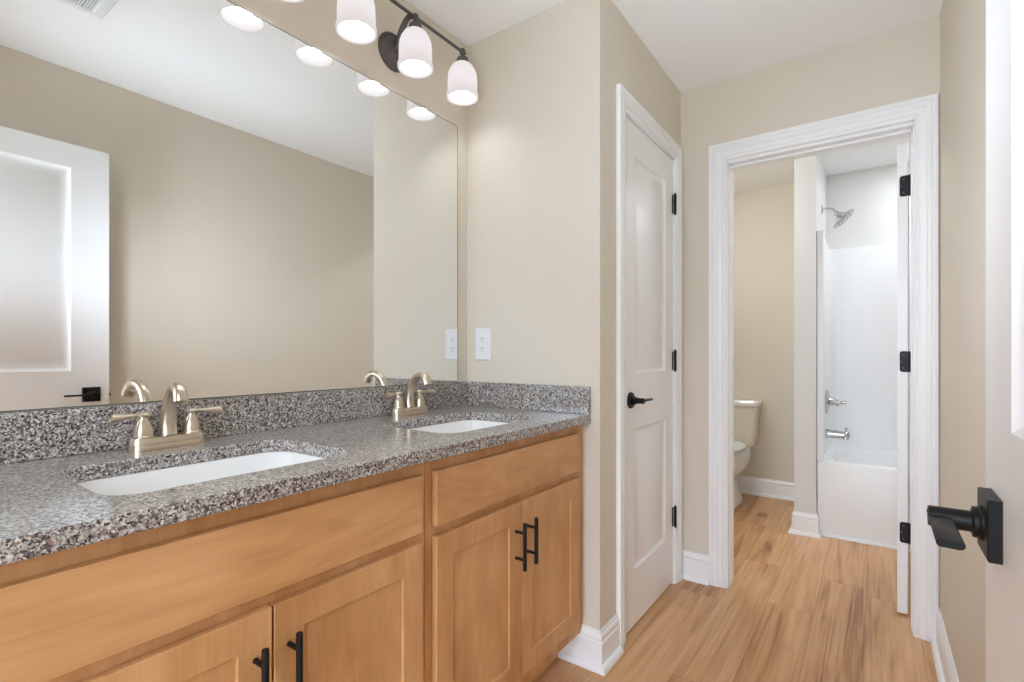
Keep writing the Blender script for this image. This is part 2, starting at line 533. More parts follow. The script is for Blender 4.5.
baseboard('baseboard_end', [(0.47, Y1), (W1, Y1), (W1, 1.790)], 'white baseboard wrapping the corner beside the vanity cabinet')
baseboard('baseboard_far', [(W1, 2.5485), (W1, Y2), (0.769, Y2)], 'short white baseboard between the closet door and the bath doorway')
baseboard('baseboard_right', [(W2, Y2), (W2, 0.05)], 'white baseboard along the right wall')
baseboard('baseboard_back', [(XI0, Y2B), (XI0, YBK), (PX0, YBK), (PX0, PY), (PX1, PY), (PX1, PY + 0.045)], 'white baseboard behind the toilet and round the stub wall')
bm = B()
tp = [(0, 0), (-0.016, 0), (-0.016, 0.006), (-0.011, 0.014), (-0.005, 0.017), (0, 0.018)]
extrude_poly(bm, [(PX1, 3.666 + a, h) for a, h in tp], (XI1 - PX1, 0, 0))
struct('baseboard_tub', bm, 'trim', 'thin white shoe moulding along the foot of the tub')

# ------------------------------------------------------------------ panelled slabs
def panel_slab(bm, f, w, h, t, panels, style='raised', both=True):
    """f(u, v, n) -> world; front face at n = 0, back at n = -t; panels = [(u0, u1, v0, v1)]"""
    us = sorted({0, w} | {round(p[0], 5) for p in panels} | {round(p[1], 5) for p in panels})
    vv = sorted({0, h} | {round(p[2], 5) for p in panels} | {round(p[3], 5) for p in panels})
    if style == 'raised':
        rings = [(0.0, 0.0), (0.004, -0.0035), (0.010, -0.0085), (0.018, -0.0105), (0.032, -0.0105), (0.050, -0.004)]
    else:
        rings = [(0.0, 0.0), (0.0008, -0.0065)]
    for side in ((1, -1) if both else (1,)):
        base = 0.0 if side == 1 else -t
        P = lambda u, v, n: bm.verts.new(f(u, v, base + (n if side == 1 else -n)))
        for i in range(len(us) - 1):
            for j in range(len(vv) - 1):
                u0, u1, v0, v1 = us[i], us[i + 1], vv[j], vv[j + 1]
                isp = any(abs(u0 - p[0]) < 1e-4 and abs(u1 - p[1]) < 1e-4 and abs(v0 - p[2]) < 1e-4 and abs(v1 - p[3]) < 1e-4 for p in panels)
                if not isp:
                    bm.faces.new([P(u0, v0, 0), P(u1, v0, 0), P(u1, v1, 0), P(u0, v1, 0)])
                else:
                    prev = None
                    for d, n in rings:
                        cur = [P(u0 + d, v0 + d, n), P(u1 - d, v0 + d, n), P(u1 - d, v1 - d, n), P(u0 + d, v1 - d, n)]
                        if prev:
                            for k in range(4):
                                bm.faces.new([prev[k], prev[(k + 1) % 4], cur[(k + 1) % 4], cur[k]])
                        prev = cur
                    bm.faces.new(prev)
    # rim
    uu = [(u, 0) for u in us] + [(w, v) for v in vv[1:]] + [(u, h) for u in reversed(us[:-1])] + [(0, v) for v in reversed(vv[1:-1])]
    a = [bm.verts.new(f(u, v, 0)) for u, v in uu]; b = [bm.verts.new(f(u, v, -t)) for u, v in uu]
    for i in range(len(uu)):
        j = (i + 1) % len(uu)
        bm.faces.new([a[i], a[j], b[j], b[i]])
    if not both: bm.faces.new(list(reversed(b)))

def lever(parent, o, n, d, rose='round', reach=0.055, length=0.105):
    """o centre of the rose on the door face, n out of the face, d where the lever points"""
    o, n, d = Vector(o), Vector(n).normalized(), Vector(d).normalized()
    up = Vector((0, 0, 1))
    bm = B()
    if rose == 'round':
        lathe(bm, [(0.033, 0), (0.033, 0.005), (0.031, 0.009), (0.020, 0.011), (0.020, 0.016), (0.014, 0.018)], o, n, 32)
    else:
        r = 0.033
        c = [o + d * a * r + up * b * r for a, b in ((-1, -1), (1, -1), (1, 1), (-1, 1))]
        k = 0.0015
        c2 = [o + n * 0.012 + d * a * (r - k) + up * b * (r - k) for a, b in ((-1, -1), (1, -1), (1, 1), (-1, 1))]
        c1 = [p + n * 0.011 for p in c]
        skin_loops(bm, [c, c1, c2])
    rs = obj('rose', bm, 'black', parent)
    bm = B()
    if rose == 'square':
        lathe(bm, [(0.019, 0.010), (0.019, 0.014), (0.017, 0.016), (0.017, 0.020), (0.0115, 0.0215), (0.0115, reach + 0.0095), (0.0105, reach + 0.0105)], o, n, 28)
    else:
        lathe(bm, [(0.015, 0.014), (0.015, 0.026), (0.0115, 0.028), (0.0115, reach + 0.010), (0.010, reach + 0.012)], o, n, 28)
    # flat blade
    w2, th = 0.0108, 0.0042
    st, en = o + n * reach - d * (0.022 if rose == 'square' else 0.012), o + n * reach + d * length
    sec = []
    for a in range(12):
        ang = 2 * PI * a / 12
        x = (w2 - th) * (1 if math.cos(ang) > 0 else -1) + th * math.cos(ang)
        sec.append((x, th * math.sin(ang)))
    lo = lambda p, s: [p + n * (x * s) + up * (y * s) for x, y in sec]
    skin_loops(bm, [lo(st, 0.9), lo(st + d * 0.002, 1), lo(en - d * 0.002, 1.05), lo(en, 0.92)])
    obj('lever_handle', bm, 'black', parent)

def hinge_barrel(parent, x, y, z, h=0.098, leaf=None):
    bm = B()
    for k in range(3):
        lathe(bm, [(0.0065, -h / 2 + k * h / 3 + 0.0006), (0.0065, -h / 2 + (k + 1) * h / 3 - 0.0006)], (x, y, z), (0, 0, 1), 14)
    lathe(bm, [(0.003, h / 2 - 0.001), (0.0045, h / 2 + 0.003), (0.002, h / 2 + 0.007)], (x, y, z), (0, 0, 1), 12)
    lathe(bm, [(0.004, -h / 2 - 0.004), (0.004, h / 2)], (x, y, z), (0, 0, 1), 12)
    if leaf: leaf(bm)
    obj('hinge', bm, 'black', parent)

def door(name, bm, label):
    o = obj(name, bm, 'door')
    o['kind'] = 'structure'; o['label'] = label; o['category'] = 'door'
    return o

# closet door: face toward +x
y0, y1, zb, zt = 1.8745, 2.4635, 0.012, 2.0765
w, h = y1 - y0, zt - zb
pu0, pu1 = 1.978 - y0, 2.358 - y0
bm = B()
panel_slab(bm, lambda u, v, n: Vector((0.624 + n, y0 + u, zb + v)), w, h, 0.035, [(pu0, pu1, 0.240 - zb, 0.822 - zb), (pu0, pu1, 1.050 - zb, 1.950 - zb)])
d1 = door('door_1', bm, 'closed white two-panel closet door with a black lever')
lever(d1, (0.624, 1.934, 0.941), (1, 0, 0), (0, 1, 0), 'round', reach=0.048, length=0.10)
bm = B(); box(bm, 0.6225, 0.6265, 1.8712, 1.8752, 0.905, 0.975)
obj('latch_plate', bm, 'black', d1)
for z in (1.862, 1.095, 0.332):
    def lf(bm, z=z): box(bm, 0.622, 0.6272, 2.451, 2.4635, z - 0.046, z + 0.046)
    hinge_barrel(d1, 0.6355, 2.466, z, leaf=lf)

# bath door, swung into the bath, seen along its hinge edge
ang = math.radians(3.0)
hx, hy = 1.5425, 2.738
ca, sa = math.cos(ang), math.sin(ang)
def bathpt(u, v, n):       # u along the slab from hinge, n out of its left face (n = 0 left face)
    lx, ly = -0.0355 + (-n), u
    return Vector((hx + lx * ca + ly * sa, hy - lx * sa + ly * ca, 0.014 + v))
bm = B()
panel_slab(bm, bathpt, 0.676, 2.022, 0.0355, [(0.125, 0.551, 0.235, 0.80), (0.125, 0.551, 1.04, 1.90)])
d2 = door('door_2', bm, 'white bath door standing open, seen along its hinge edge')
for z in (1.850, 1.096, 0.362):
    bm = B()
    hh, x0, x1, r = 0.0445, -0.0275, 0.0035, 0.010
    poly = [(x1, -hh), (x1, hh)]
    poly += [(x0 + r - r * math.sin(a), hh - r + r * math.cos(a)) for a in [PI / 2 * i / 5 for i in range(6)]]
    poly += [(x0 + r - r * math.cos(a), -hh + r - r * math.sin(a)) for a in [PI / 2 * i / 5 for i in range(6)]]
    pts = []
    for lx, lz in poly:
        q = bathpt(-0.0003, z - 0.014, -lx - 0.0355)
        pts.append(Vector((q.x, q.y, z + lz)))
    extrude_poly(bm, pts, (0, -0.0022, 0))
    lathe(bm, [(0.006, -hh), (0.006, hh)], (hx + 0.009, hy - 0.006, z), (0, 0, 1), 14)
    hg = obj('hinge', bm, 'black', d2)
    bm = B()
    for lz, lx in ((0.028, -0.014), (0.0, -0.022), (-0.028, -0.014)):
        q = bathpt(-0.0022, z - 0.014, -lx - 0.0355)
        lathe(bm, [(0.0036, 0), (0.0036, 0.0008), (0.0015, 0.0010)], (q.x, q.y, z + lz), (0, -1, 0), 10)
    obj('screw', bm, 'bronze', hg)

# entry door, open flat against the right wall
y0, y1, zb, zt = 0.050, 0.827, 0.012, 2.078
bm = B()
panel_slab(bm, lambda u, v, n: Vector((1.536 - n, y0 + u, zb + v)), y1 - y0, zt - zb, 0.035,
           [(0.140, 0.637, 0.240 - zb, 0.812 - zb), (0.140, 0.637, 1.052 - zb, 1.972 - zb)])
d3 = door('door_3', bm, 'white two-panel entry door standing open against the right wall')
lever(d3, (1.536, 0.759, 0.942), (-1, 0, 0), (0, -1, 0), 'square', reach=0.048, length=0.106)
bm = B(); box(bm, 1.5395, 1.5685, 0.8265, 0.829, 0.908, 0.964); box(bm, 1.548, 1.560, 0.828, 0.836, 0.929, 0.943)
obj('latch', bm, 'black', d3)
for z in (1.86, 1.09, 0.33):
    hinge_barrel(d3, 1.5755, 0.0565, z)

# ------------------------------------------------------------------ vanity cabinets
FX, DX = 0.558, 0.577        # face frame, door faces
def shaker(name, y0, y1, z0, z1, parent, panel=True):
    bm = B()
    pans = [(0.058, y1 - y0 - 0.058, 0.058, z1 - z0 - 0.058)] if panel else []
    panel_slab(bm, lambda u, v, n: Vector((DX + n, y0 + u, z0 + v)), y1 - y0, z1 - z0, DX - FX - 0.0006, pans, 'shaker', both=False)
    o = obj(name, bm, 'maple_v' if panel else 'maple_h', parent, bevel=0.0015)
    return o

def bar_pull(parent, y, zc=0.572, ln=0.137):
    bm = B()
    lathe(bm, [(0.0052, -ln / 2), (0.006, -ln / 2 + 0.001), (0.006, ln / 2 - 0.001), (0.0052, ln / 2)], (DX + 0.032, y, zc), (0, 0, 1), 18)
    for s in (-1, 1):
        lathe(bm, [(0.0052, 0), (0.0045, 0.004), (0.0045, 0.034)], (DX - 0.0002, y, zc + s * 0.0385), (1, 0, 0), 14)
    obj('bar_handle', bm, 'black', parent)

def vanity(y0, y1, label, fill0=None, fill1=None):
    t = thing('vanity_cabinet', label, 'bathroom cabinet', (0.28, (y0 + y1) / 2, 0), 'maple vanity cabinets')
    bm = B()
    g = 0.0008
    zt = ZC - 0.031
    box(bm, 0.003, FX - 0.0195, y0 + g, y0 + 0.013, 0.115, zt); box(bm, 0.003, FX - 0.0195, y1 - 0.013, y1 - g, 0.115, zt)
    box(bm, 0.003, FX - 0.0195, y0 + 0.013, y1 - 0.013, 0.115, 0.128); box(bm, 0.003, 0.012, y0 + 0.013, y1 - 0.013, 0.128, zt)
    obj('carcass', bm, 'maple_v', t)
    bm = B()          # face frame as stiles and rails
    for a, b in ((y0 + g, y0 + 0.040), (y1 - 0.040, y1 - g)):
        box(bm, FX - 0.019, FX, a, b, 0.115, ZC - 0.0305)
    for a, b in ((0.115, 0.180), (0.682, 0.722), (0.838, ZC - 0.0305)):
        box(bm, FX - 0.019, FX - 0.0002, y0 + 0.040, y1 - 0.040, a, b)
    obj('face_frame', bm, 'maple_v', t)
    bm = B(); box(bm, 0.05, 0.470, y0 + g, y1 - g, 0.0, 0.1145)
    obj('toe_kick', bm, 'maple_h', t)
    shaker('drawer_front', y0 + 0.023, y1 - 0.023, 0.714, 0.848, t, False)
    mid = (y0 + y1) / 2
    a = shaker('door', y0 + 0.023, mid - 0.002, 0.166, 0.690, t)
    b = shaker('door', mid + 0.002, y1 - 0.023, 0.166, 0.690, t)
    bar_pull(a, mid - 0.031); bar_pull(b, mid + 0.030)
    for f in (fill0, fill1):
        if f:
            bm = B(); box(bm, FX - 0.025, FX - 0.001, f[0], f[1], 0.115, ZC - 0.0305)
            obj('filler_strip', bm, 'maple_v', t)
    return t
vanity(0.087, 0.849, 'honey maple vanity cabinet nearest the camera, under the near sink', fill0=(0.047, 0.086))
vanity(0.849, 1.611, 'honey maple vanity cabinet under the far sink, beside the end wall', fill1=(1.612, Y1 - 0.0006))

# countertop with two cut-outs
SINKS = (0.487, 1.240)
SX0, SX1, SHY, SR = 0.172, 0.490, 0.226, 0.060
bm = B()
top_edges = []
def ring_edges(pts):
    vs_ = [bm.verts.new(p) for p in pts]
    return [bm.edges.new((vs_[i], vs_[(i + 1) % len(vs_)])) for i in range(len(vs_))]
top_edges += ring_edges([(xw(0.047) + 0.001, 0.047, ZC), (0.593, 0.047, ZC), (0.593, Y1 - 0.001, ZC), (0.001, Y1 - 0.001, ZC)])
for yc in SINKS:
    top_edges += ring_edges(rrect((SX0 + SX1) / 2, yc, (SX1 - SX0) / 2, SHY, SR, ZC, 8))
bmesh.ops.triangle_fill(bm, edges=top_edges, use_beauty=True)
ex = bmesh.ops.extrude_face_region(bm, geom=list(bm.faces))
for v in [g for g in ex['geom'] if isinstance(g, bmesh.types.BMVert)]:
    v.co.z -= 0.030
ct = obj('countertop', bm, 'granite', None, bevel=0.002)
ct['label'] = 'speckled grey granite countertop with two sink cut-outs on the maple cabinets'
ct['category'] = 'countertop'
bm = B(); prism(bm, [(xw(0.047) + 0.001, 0.047), (0.021, 0.047), (0.021, Y1 - 0.001), (0.001, Y1 - 0.001)], ZC + 0.0003, 1.011)
obj('backsplash', bm, 'granite', ct, bevel=0.0015)
bm = B(); box(bm, 0.0215, 0.593, Y1 - 0.021, Y1 - 0.001, ZC + 0.0003, 1.011)
obj('side_splash', bm, 'granite', ct, bevel=0.0015)

# undermount sinks
def make_sink(yc):
    t = thing('undermount_sink', 'white rectangular undermount sink under the near faucet', 'sink', (0.336, yc, 0.74), 'undermount sinks')
    cx, hx_ = (SX0 + SX1) / 2, (SX1 - SX0) / 2
    zt = ZC - 0.0308
    bm = B()
    L = [rrect(cx, yc, hx_ + 0.030, SHY + 0.030, SR + 0.03, zt - 0.012, 8), rrect(cx, yc, hx_ + 0.030, SHY + 0.030, SR + 0.03, zt, 8),
         rrect(cx, yc, hx_ + 0.001, SHY + 0.001, SR, zt, 8), rrect(cx, yc, hx_ - 0.004, SHY - 0.006, SR, zt - 0.010, 8),
         rrect(cx, yc, hx_ - 0.018, SHY - 0.030, SR, zt - 0.095, 8), rrect(cx, yc, hx_ - 0.032, SHY - 0.050, SR, zt - 0.122, 8),
         rrect(cx, yc, hx_ - 0.062, SHY - 0.085, SR * 0.8, zt - 0.134, 8), rrect(cx, yc, 0.02, 0.02, 0.0199, zt - 0.139, 8)]
    skin_loops(bm, L, cap0=False, cap1=True)
    lo = [rrect(cx, yc, hx_ + 0.030, SHY + 0.030, SR + 0.03, zt - 0.012, 8), rrect(cx, yc, hx_ + 0.004, SHY + 0.004, SR, zt - 0.014, 8),
          rrect(cx, yc, hx_ - 0.008, SHY - 0.018, SR, zt - 0.10, 8), rrect(cx, yc, hx_ - 0.05, SHY - 0.07, SR * .8, zt - 0.147, 8), rrect(cx, yc, 0.02, 0.02, 0.0199, zt - 0.150, 8)]
    skin_loops(bm, lo, cap0=False, cap1=True)
    obj('basin', bm, 'porcelain', t)
    bm = B()
    lathe(bm, [(0.030, 0), (0.030, 0.002), (0.022, 0.004), (0.018, 0.001)], (cx, yc, zt - 0.1388), (0, 0, 1), 24)
    obj('drain', bm, 'nickel', t)
    return t
s0 = make_sink(SINKS[0])
dup(s0, (0, SINKS[1] - SINKS[0], 0), 'white rectangular undermount sink under the far faucet, near the end wall')

# centerset faucets
def make_faucet(yc):
    t = thing('bathroom_faucet', 'brushed champagne nickel two-handle faucet by the near sink', 'faucet', (0.066, yc, ZC), 'brushed nickel faucets')
    X0 = 0.066
    P = lambda x, y, z: (X0 + x, yc + y, ZC + z)
    bm = B()
    def stadium(hx, hy, z): return rrect(X0, yc, hx, hy, hx, ZC + z, 8)
    skin_loops(bm, [stadium(0.0275, 0.080, 0.0003), stadium(0.0275, 0.080, 0.009), stadium(0.0262, 0.0805, 0.0115), stadium(0.0240, 0.0785, 0.0125),
                    stadium(0.0232, 0.0775, 0.024), stadium(0.0215, 0.076, 0.0275), stadium(0.014, 0.067, 0.0285)])
    obj('base_plate', bm, 'nickel', t)
    bm = B()
    path = smooth_path([P(0, 0, 0.027), P(-0.002, 0, 0.055), P(0.006, -0.001, 0.090), P(0.024, -0.003, 0.122), P(0.051, -0.006, 0.140), P(0.078, -0.009, 0.142), P(0.097, -0.0115, 0.129), P(0.104, -0.0125, 0.112)], 7)
    tube(bm, path, [0.0195, 0.0175, 0.0155, 0.0138, 0.013, 0.0135, 0.0145, 0.0150], 22)
    obj('spout', bm, 'nickel', t)
    for s in (-1, 1):
        bm = B()
        lathe(bm, [(0.0215, 0.027), (0.0215, 0.031), (0.0195, 0.033), (0.0188, 0.040), (0.0172, 0.050), (0.0138, 0.060), (0.0098, 0.067), (0.0085, 0.071), (0.0085, 0.076)], P(0, s * 0.0505, 0), (0, 0, 1), 26)
        hb = obj('handle_body', bm, 'nickel', t)
        bm = B()
        lathe(bm, [(0.0085, 0.075), (0.0150, 0.0775), (0.0155, 0.081), (0.0125, 0.0845), (0.004, 0.0865)], P(0, s * 0.0505, 0), (0, 0, 1), 24)
        pts = [P(0.000, s * 0.052, 0.0800), P(0.002, s * 0.066, 0.0795), P(0.005, s * 0.086, 0.0785), P(0.008, s * 0.102, 0.0775), P(0.010, s * 0.112, 0.0770), P(0.0102, s * 0.1135, 0.0770)]
        tube(bm, smooth_path(pts, 4), [0.0052, 0.0048, 0.0062, 0.0092, 0.0110, 0.0108, 0.0095], 16, flat=0.85, up=(1, 0, 0))
        obj('lever', bm, 'nickel', hb)
    return t
f0 = make_faucet(0.492)
dup(f0, (0, 1.256 - 0.492, 0), 'brushed champagne nickel two-handle faucet by the far sink, near the end wall')

# mirror
bm = B()
bx = [Vector((xw(y) + 0.0005, y, z)) for y, z in ((0.07, 1.0125), (1.582, 1.0125), (1.582, 2.086), (0.07, 2.086))]
skin_loops(bm, [bx, [p + Vector((0.0055, 0, 0)) for p in bx]])
mr = obj('wall_mirror', bm, 'mirror')
mr['label'] = 'large frameless rectangular mirror on the wall above the backsplash'
mr['category'] = 'mirror'

bm = B()
def edge_ring(d, dx):
    return [Vector((xw(y) + dx, y, z)) for y, z in ((0.07 + d, 1.0125 + d), (1.582 - d, 1.0125 + d), (1.582 - d, 2.086 - d), (0.07 + d, 2.086 - d))]
skin_loops(bm, [edge_ring(-0.0002, 0.0008), edge_ring(-0.0002, 0.0062), edge_ring(0.0026, 0.0064), edge_ring(0.0026, 0.0058)], cap0=False, cap1=False)
obj('ground_edge', bm, 'edge', mr, label='thin dark ground edge')

# outlet on the end wall
t = thing('wall_outlet', 'white duplex outlet with cover plate on the end wall above the side splash', 'outlet', (0.091, Y1, 1.103))
bm = B()
def plate(hx_, hz, y): return [Vector((0.091 + a * hx_, Y1 - y, 1.170 + b * hz)) for a, b in ((-1, -1), (1, -1), (1, 1), (-1, 1))]
skin_loops(bm, [plate(0.042, 0.067, 0.0003), plate(0.042, 0.067, 0.004), plate(0.039, 0.064, 0.0065)])
obj('cover_plate', bm, 'plastic', t)
for s in (-1, 1):
    zc = 1.170 + s * 0.0195
    bm = B()
    pts = []
    for i in range(24):
        a = 2 * PI * i / 24
        pts.append(Vector((0.091 + 0.0172 * math.cos(a), Y1 - 0.0064, zc + max(-0.0135, min(0.0135, 0.0172 * math.sin(a))))))
    extrude_poly(bm, pts, (0, -0.0018, 0))
    rc = obj('receptacle', bm, 'plastic', t)
    bm = B()
    for dx, hh in ((-0.0064, 0.0042), (0.0064, 0.0035)):
        box(bm, 0.091 + dx - 0.0011, 0.091 + dx + 0.0011, Y1 - 0.0088, Y1 - 0.0081, zc + 0.004 - hh, zc + 0.004 + hh)
    lathe(bm, [(0.0024, 0.0081), (0.0024, 0.0088)], (0.091, Y1, zc - 0.0075), (0, -1, 0), 12)
    obj('slots', bm, 'slot', rc)
bm = B(); lathe(bm, [(0.003, 0.0062), (0.003, 0.0072), (0.001, 0.0078)], (0.091, Y1, 1.170), (0, -1, 0), 12)
obj('screw', bm, 'plastic', t)

# ------------------------------------------------------------------ vanity lights
def make_light(yc, label):
    xo = xw(yc + 0.3)
    t = thing('vanity_light', label, 'wall light', (xo, yc, 2.22), 'three-shade vanity lights')
    X, ZB = xo + 0.120, 2.310
    bm = B()
    lathe(bm, [(0.067, 0.0005), (0.067, 0.007), (0.063, 0.012), (0.058, 0.0125), (0.056, 0.010), (0.053, 0.012), (0.044, 0.017), (0.026, 0.021), (0.014, 0.023)], (xo, yc, 2.228), (1, 0, 0), 40)
    bp = obj('backplate', bm, 'bronze', t)
    bm = B(); lathe(bm, [(0.004, 0.016), (0.004, 0.0205), (0.002, 0.0225)], (xo, yc - 0.038, 2.228), (1, 0, 0), 12)
    obj('screw', bm, 'bronze', bp)
    bm = B()
    tube(bm, smooth_path([(xo + 0.018, yc, 2.228), (xo + 0.034, yc, 2.258), (xo + 0.050, yc, 2.292), (xo + 0.080, yc, 2.322), (xo + 0.105, yc, 2.320), (X, yc, ZB)], 6), [0.012, 0.011, 0.0105, 0.010, 0.009, 0.007], 14)
    obj('arm', bm, 'bronze', t)
    bm = B()
    lathe(bm, [(0.0058, -0.264), (0.0058, 0.264)], (X, yc, ZB), (0, 1, 0), 16)
    obj('bar', bm, 'bronze', t)
    for k in (-1, 0, 1):
        y = yc + k * 0.248
        bm = B()
        lathe(bm, [(0.004, 0.013), (0.009, 0.010), (0.0115, 0.004), (0.0115, -0.004), (0.009, -0.010), (0.0065, -0.013), (0.0075, -0.018), (0.010, -0.021), (0.020, -0.025), (0.0225, -0.030), (0.0205, -0.033), (0.0225, -0.036), (0.0225, -0.043), (0.020, -0.046)], (X, y, ZB), (0, 0, 1), 28)
        obj('socket', bm, 'bronze', t)
        bm = B()
        zt = ZB - 0.046
        prof = [(0.018, zt), (0.029, zt - 0.003), (0.040, zt - 0.012), (0.0500, zt - 0.028), (0.0555, zt - 0.044), (0.0572, zt - 0.060), (0.0580, 2.148), (0.0592, 2.146), (0.0612, 2.144), (0.0620, 2.137), (0.0612, 2.129), (0.0585, 2.127),
                (0.0560, 2.130), (0.0550, 2.155), (0.0540, zt - 0.060), (0.0522, zt - 0.046), (0.0465, zt - 0.030), (0.037, zt - 0.016), (0.027, zt - 0.0075), (0.018, zt - 0.0045)]
        lathe(bm, prof, (X, y, 0), (0, 0, 1), 40, caps=(False, False))
        sh = obj('glass_shade', bm, 'shade', t)
        bm = B()
        lathe(bm, [(0.010, 2.256), (0.012, 2.247), (0.024, 2.234), (0.038, 2.216), (0.044, 2.195), (0.042, 2.178), (0.032, 2.161), (0.018, 2.153), (0.004, 2.151)], (X, y, 0), (0, 0, 1), 24)
        obj('bulb', bm, 'bulb', sh)
    return t
make_light(1.234, 'dark bronze vanity light over the far sink, three white glass shades in view')
make_light(0.5015, 'dark bronze vanity light over the near sink, only its last white shade in view')

# ceiling vent, seen only in the mirror
t = thing('ceiling_vent', 'white square ceiling fan grille, seen in the top left of the mirror', 'vent', (0.915, 0.52, H - 0.02))
vx0, vx1, vy0, vy1 = 0.765, 1.065, 0.37, 0.67
bm = B()
o1 = lambda i, z: [Vector(p) for p in ((vx0 + i, vy0 + i, z), (vx1 - i, vy0 + i, z), (vx1 - i, vy1 - i, z), (vx0 + i, vy1 - i, z))]
skin_loops(bm, [o1(0, H - 0.0003), o1(0, H - 0.006), o1(0.006, H - 0.012), o1(0.034, H - 0.016), o1(0.040, H - 0.010), o1(0.040, H - 0.004)], cap0=True, cap1=True)
obj('frame', bm, 'plastic', t)
bm = B()
n = 26
for i in range(n):
    y = vy0 + 0.044 + (vy1 - vy0 - 0.088) * i / (n - 1)
    box(bm, vx0 + 0.0405, vx1 - 0.0405, y - 0.0017, y + 0.0017, H - 0.014, H - 0.0045)
obj('louver', bm, 'plastic', t)

# ------------------------------------------------------------------ bath: tub, surround, fittings
TX0, TX1, TY0, TY1, TZ = PX1 + 0.003, XI1 - 0.003, 3.667, YBK - 0.003, 0.458
t = thing('bathtub', 'white alcove bathtub with a plain apron beside the stub wall', 'bathtub', ((TX0 + TX1) / 2, (TY0 + TY1) / 2, 0))
bm = B()
cx, cy, hx_, hy_ = (TX0 + TX1) / 2, (TY0 + TY1) / 2, (TX1 - TX0) / 2, (TY1 - TY0) / 2
cyb, hyb = cy + 0.006, hy_ - 0.070
L = [rrect(cx, cy, hx_, hy_, 0.004, 0.001, 6), rrect(cx, cy, hx_, hy_, 0.004, TZ - 0.014, 6), rrect(cx, cy, hx_ - 0.004, hy_ - 0.004, 0.006, TZ - 0.004, 6), rrect(cx, cy, hx_ - 0.014, hy_ - 0.014, 0.012, TZ, 6),
     rrect(cx, cyb, hx_ - 0.060, hyb + 0.008, 0.11, TZ, 6), rrect(cx, cyb, hx_ - 0.068, hyb, 0.11, TZ - 0.006, 6),
     rrect(cx, cyb, hx_ - 0.10, hyb - 0.030, 0.12, 0.20, 6), rrect(cx, cyb, hx_ - 0.14, hyb - 0.06, 0.12, 0.125, 6), rrect(cx, cyb, hx_ - 0.22, hyb - 0.12, 0.10, 0.105, 6)]
skin_loops(bm, L)
obj('tub_shell', bm, 'acrylic', t)
bm = B(); lathe(bm, [(0.034, 0), (0.034, 0.004), (0.026, 0.009), (0.006, 0.010)], (TX0 + 0.080, 4.03, 0.385), (1, 0, 0.12), 24)
obj('overflow_plate', bm, 'chrome', t)

t = thing('tub_surround', 'white acrylic shower surround panels standing on the tub rim', 'shower surround', (cx, YBK, TZ))
r, th, zt_ = 0.045, 0.022, 1.898
yf = TY0 + 0.004
zs0 = TZ + 0.0005
ya = TY1 - th - r
arc = [(th + r - r * math.cos(PI / 2 * i / 7), ya + r * math.sin(PI / 2 * i / 7)) for i in range(8)]      # coved corner, measured from the panel's outer face
bm = B(); box(bm, TX0, TX0 + th, yf, ya, zs0, zt_)
obj('end_panel', bm, 'acrylic', t)
bm = B(); box(bm, TX1 - th, TX1, yf, ya, zs0, zt_)
obj('end_panel', bm, 'acrylic', t)
bm = B()
plan = [(TX0 + x, y) for x, y in arc] + [(TX1 - x, y) for x, y in reversed(arc)] + [(TX1, ya), (TX1, TY1), (TX0, TY1), (TX0, ya)]
prism(bm, plan, zs0, zt_)
obj('back_panel', bm, 'acrylic', t)
bm = B()      # narrow flange down the front of the plumbing end
box(bm, TX0 - 0.0008, TX0 + 0.034, yf - 0.010, yf - 0.0002, TZ + 0.0005, zt_)
obj('front_flange', bm, 'acrylic', t, bevel=0.003)

VX, VY = TX0 + th, 4.02
t = thing('overhead_shower', 'chrome shower head on a bent arm high on the stub wall', 'shower head', (PX1, VY, 2.11))
bm = B(); lathe(bm, [(0.030, 0.0004), (0.029, 0.004), (0.020, 0.009), (0.012, 0.011)], (PX1, VY, 2.112), (1, 0, 0), 26)
obj('flange', bm, 'chrome', t)
bm = B()
tube(bm, smooth_path([(PX1 + 0.008, VY, 2.112), (PX1 + 0.040, VY, 2.112), (PX1 + 0.062, VY, 2.104), (PX1 + 0.080, VY, 2.080)], 6), 0.0085, 16)
obj('arm', bm, 'chrome', t)
bm = B()
ax = Vector((0.69, 0, -0.72)).normalized()
o_ = Vector((PX1 + 0.127, VY, 2.030))
lathe(bm, [(0.014, -0.068), (0.017, -0.060), (0.017, -0.048), (0.022, -0.040), (0.042, -0.022), (0.066, -0.010), (0.077, -0.005), (0.078, 0.004), (0.074, 0.008), (0.066, 0.006), (0.02, 0.007)], o_, ax, 36)
sh = obj('head', bm, 'chrome', t)
bm = B()
x_, y_, z_ = axis_frame(ax)
for ring, cnt in ((0.022, 8), (0.044, 14)):
    for i in range(cnt):
        a = 2 * PI * i / cnt
        lathe(bm, [(0.0022, 0.006), (0.0016, 0.0095)], o_ + x_ * ring * math.cos(a) + y_ * ring * math.sin(a), ax, 6)
obj('nozzle', bm, 'slot', sh)

t = thing('shower_valve', 'chrome shower valve with a lever on the tub surround above the spout', 'shower valve', (VX, VY, 0.80))
bm = B(); lathe(bm, [(0.080, 0.0004), (0.080, 0.006), (0.074, 0.013), (0.058, 0.020), (0.036, 0.024), (0.030, 0.026), (0.027, 0.036), (0.022, 0.040), (0.020, 0.052)], (VX, VY, 0.803), (1, 0, 0), 36)
obj('escutcheon', bm, 'chrome', t)
bm = B()
lathe(bm, [(0.017, 0.050), (0.019, 0.053), (0.019, 0.070), (0.014, 0.074), (0.011, 0.080), (0.012, 0.110), (0.009, 0.115)], (VX, VY, 0.803), (1, 0, 0), 24)
tube(bm, [(VX + 0.058, VY, 0.803), (VX + 0.062, VY - 0.035, 0.798), (VX + 0.068, VY - 0.075, 0.792)], [0.008, 0.007, 0.009], 14)
obj('lever', bm, 'chrome', t)

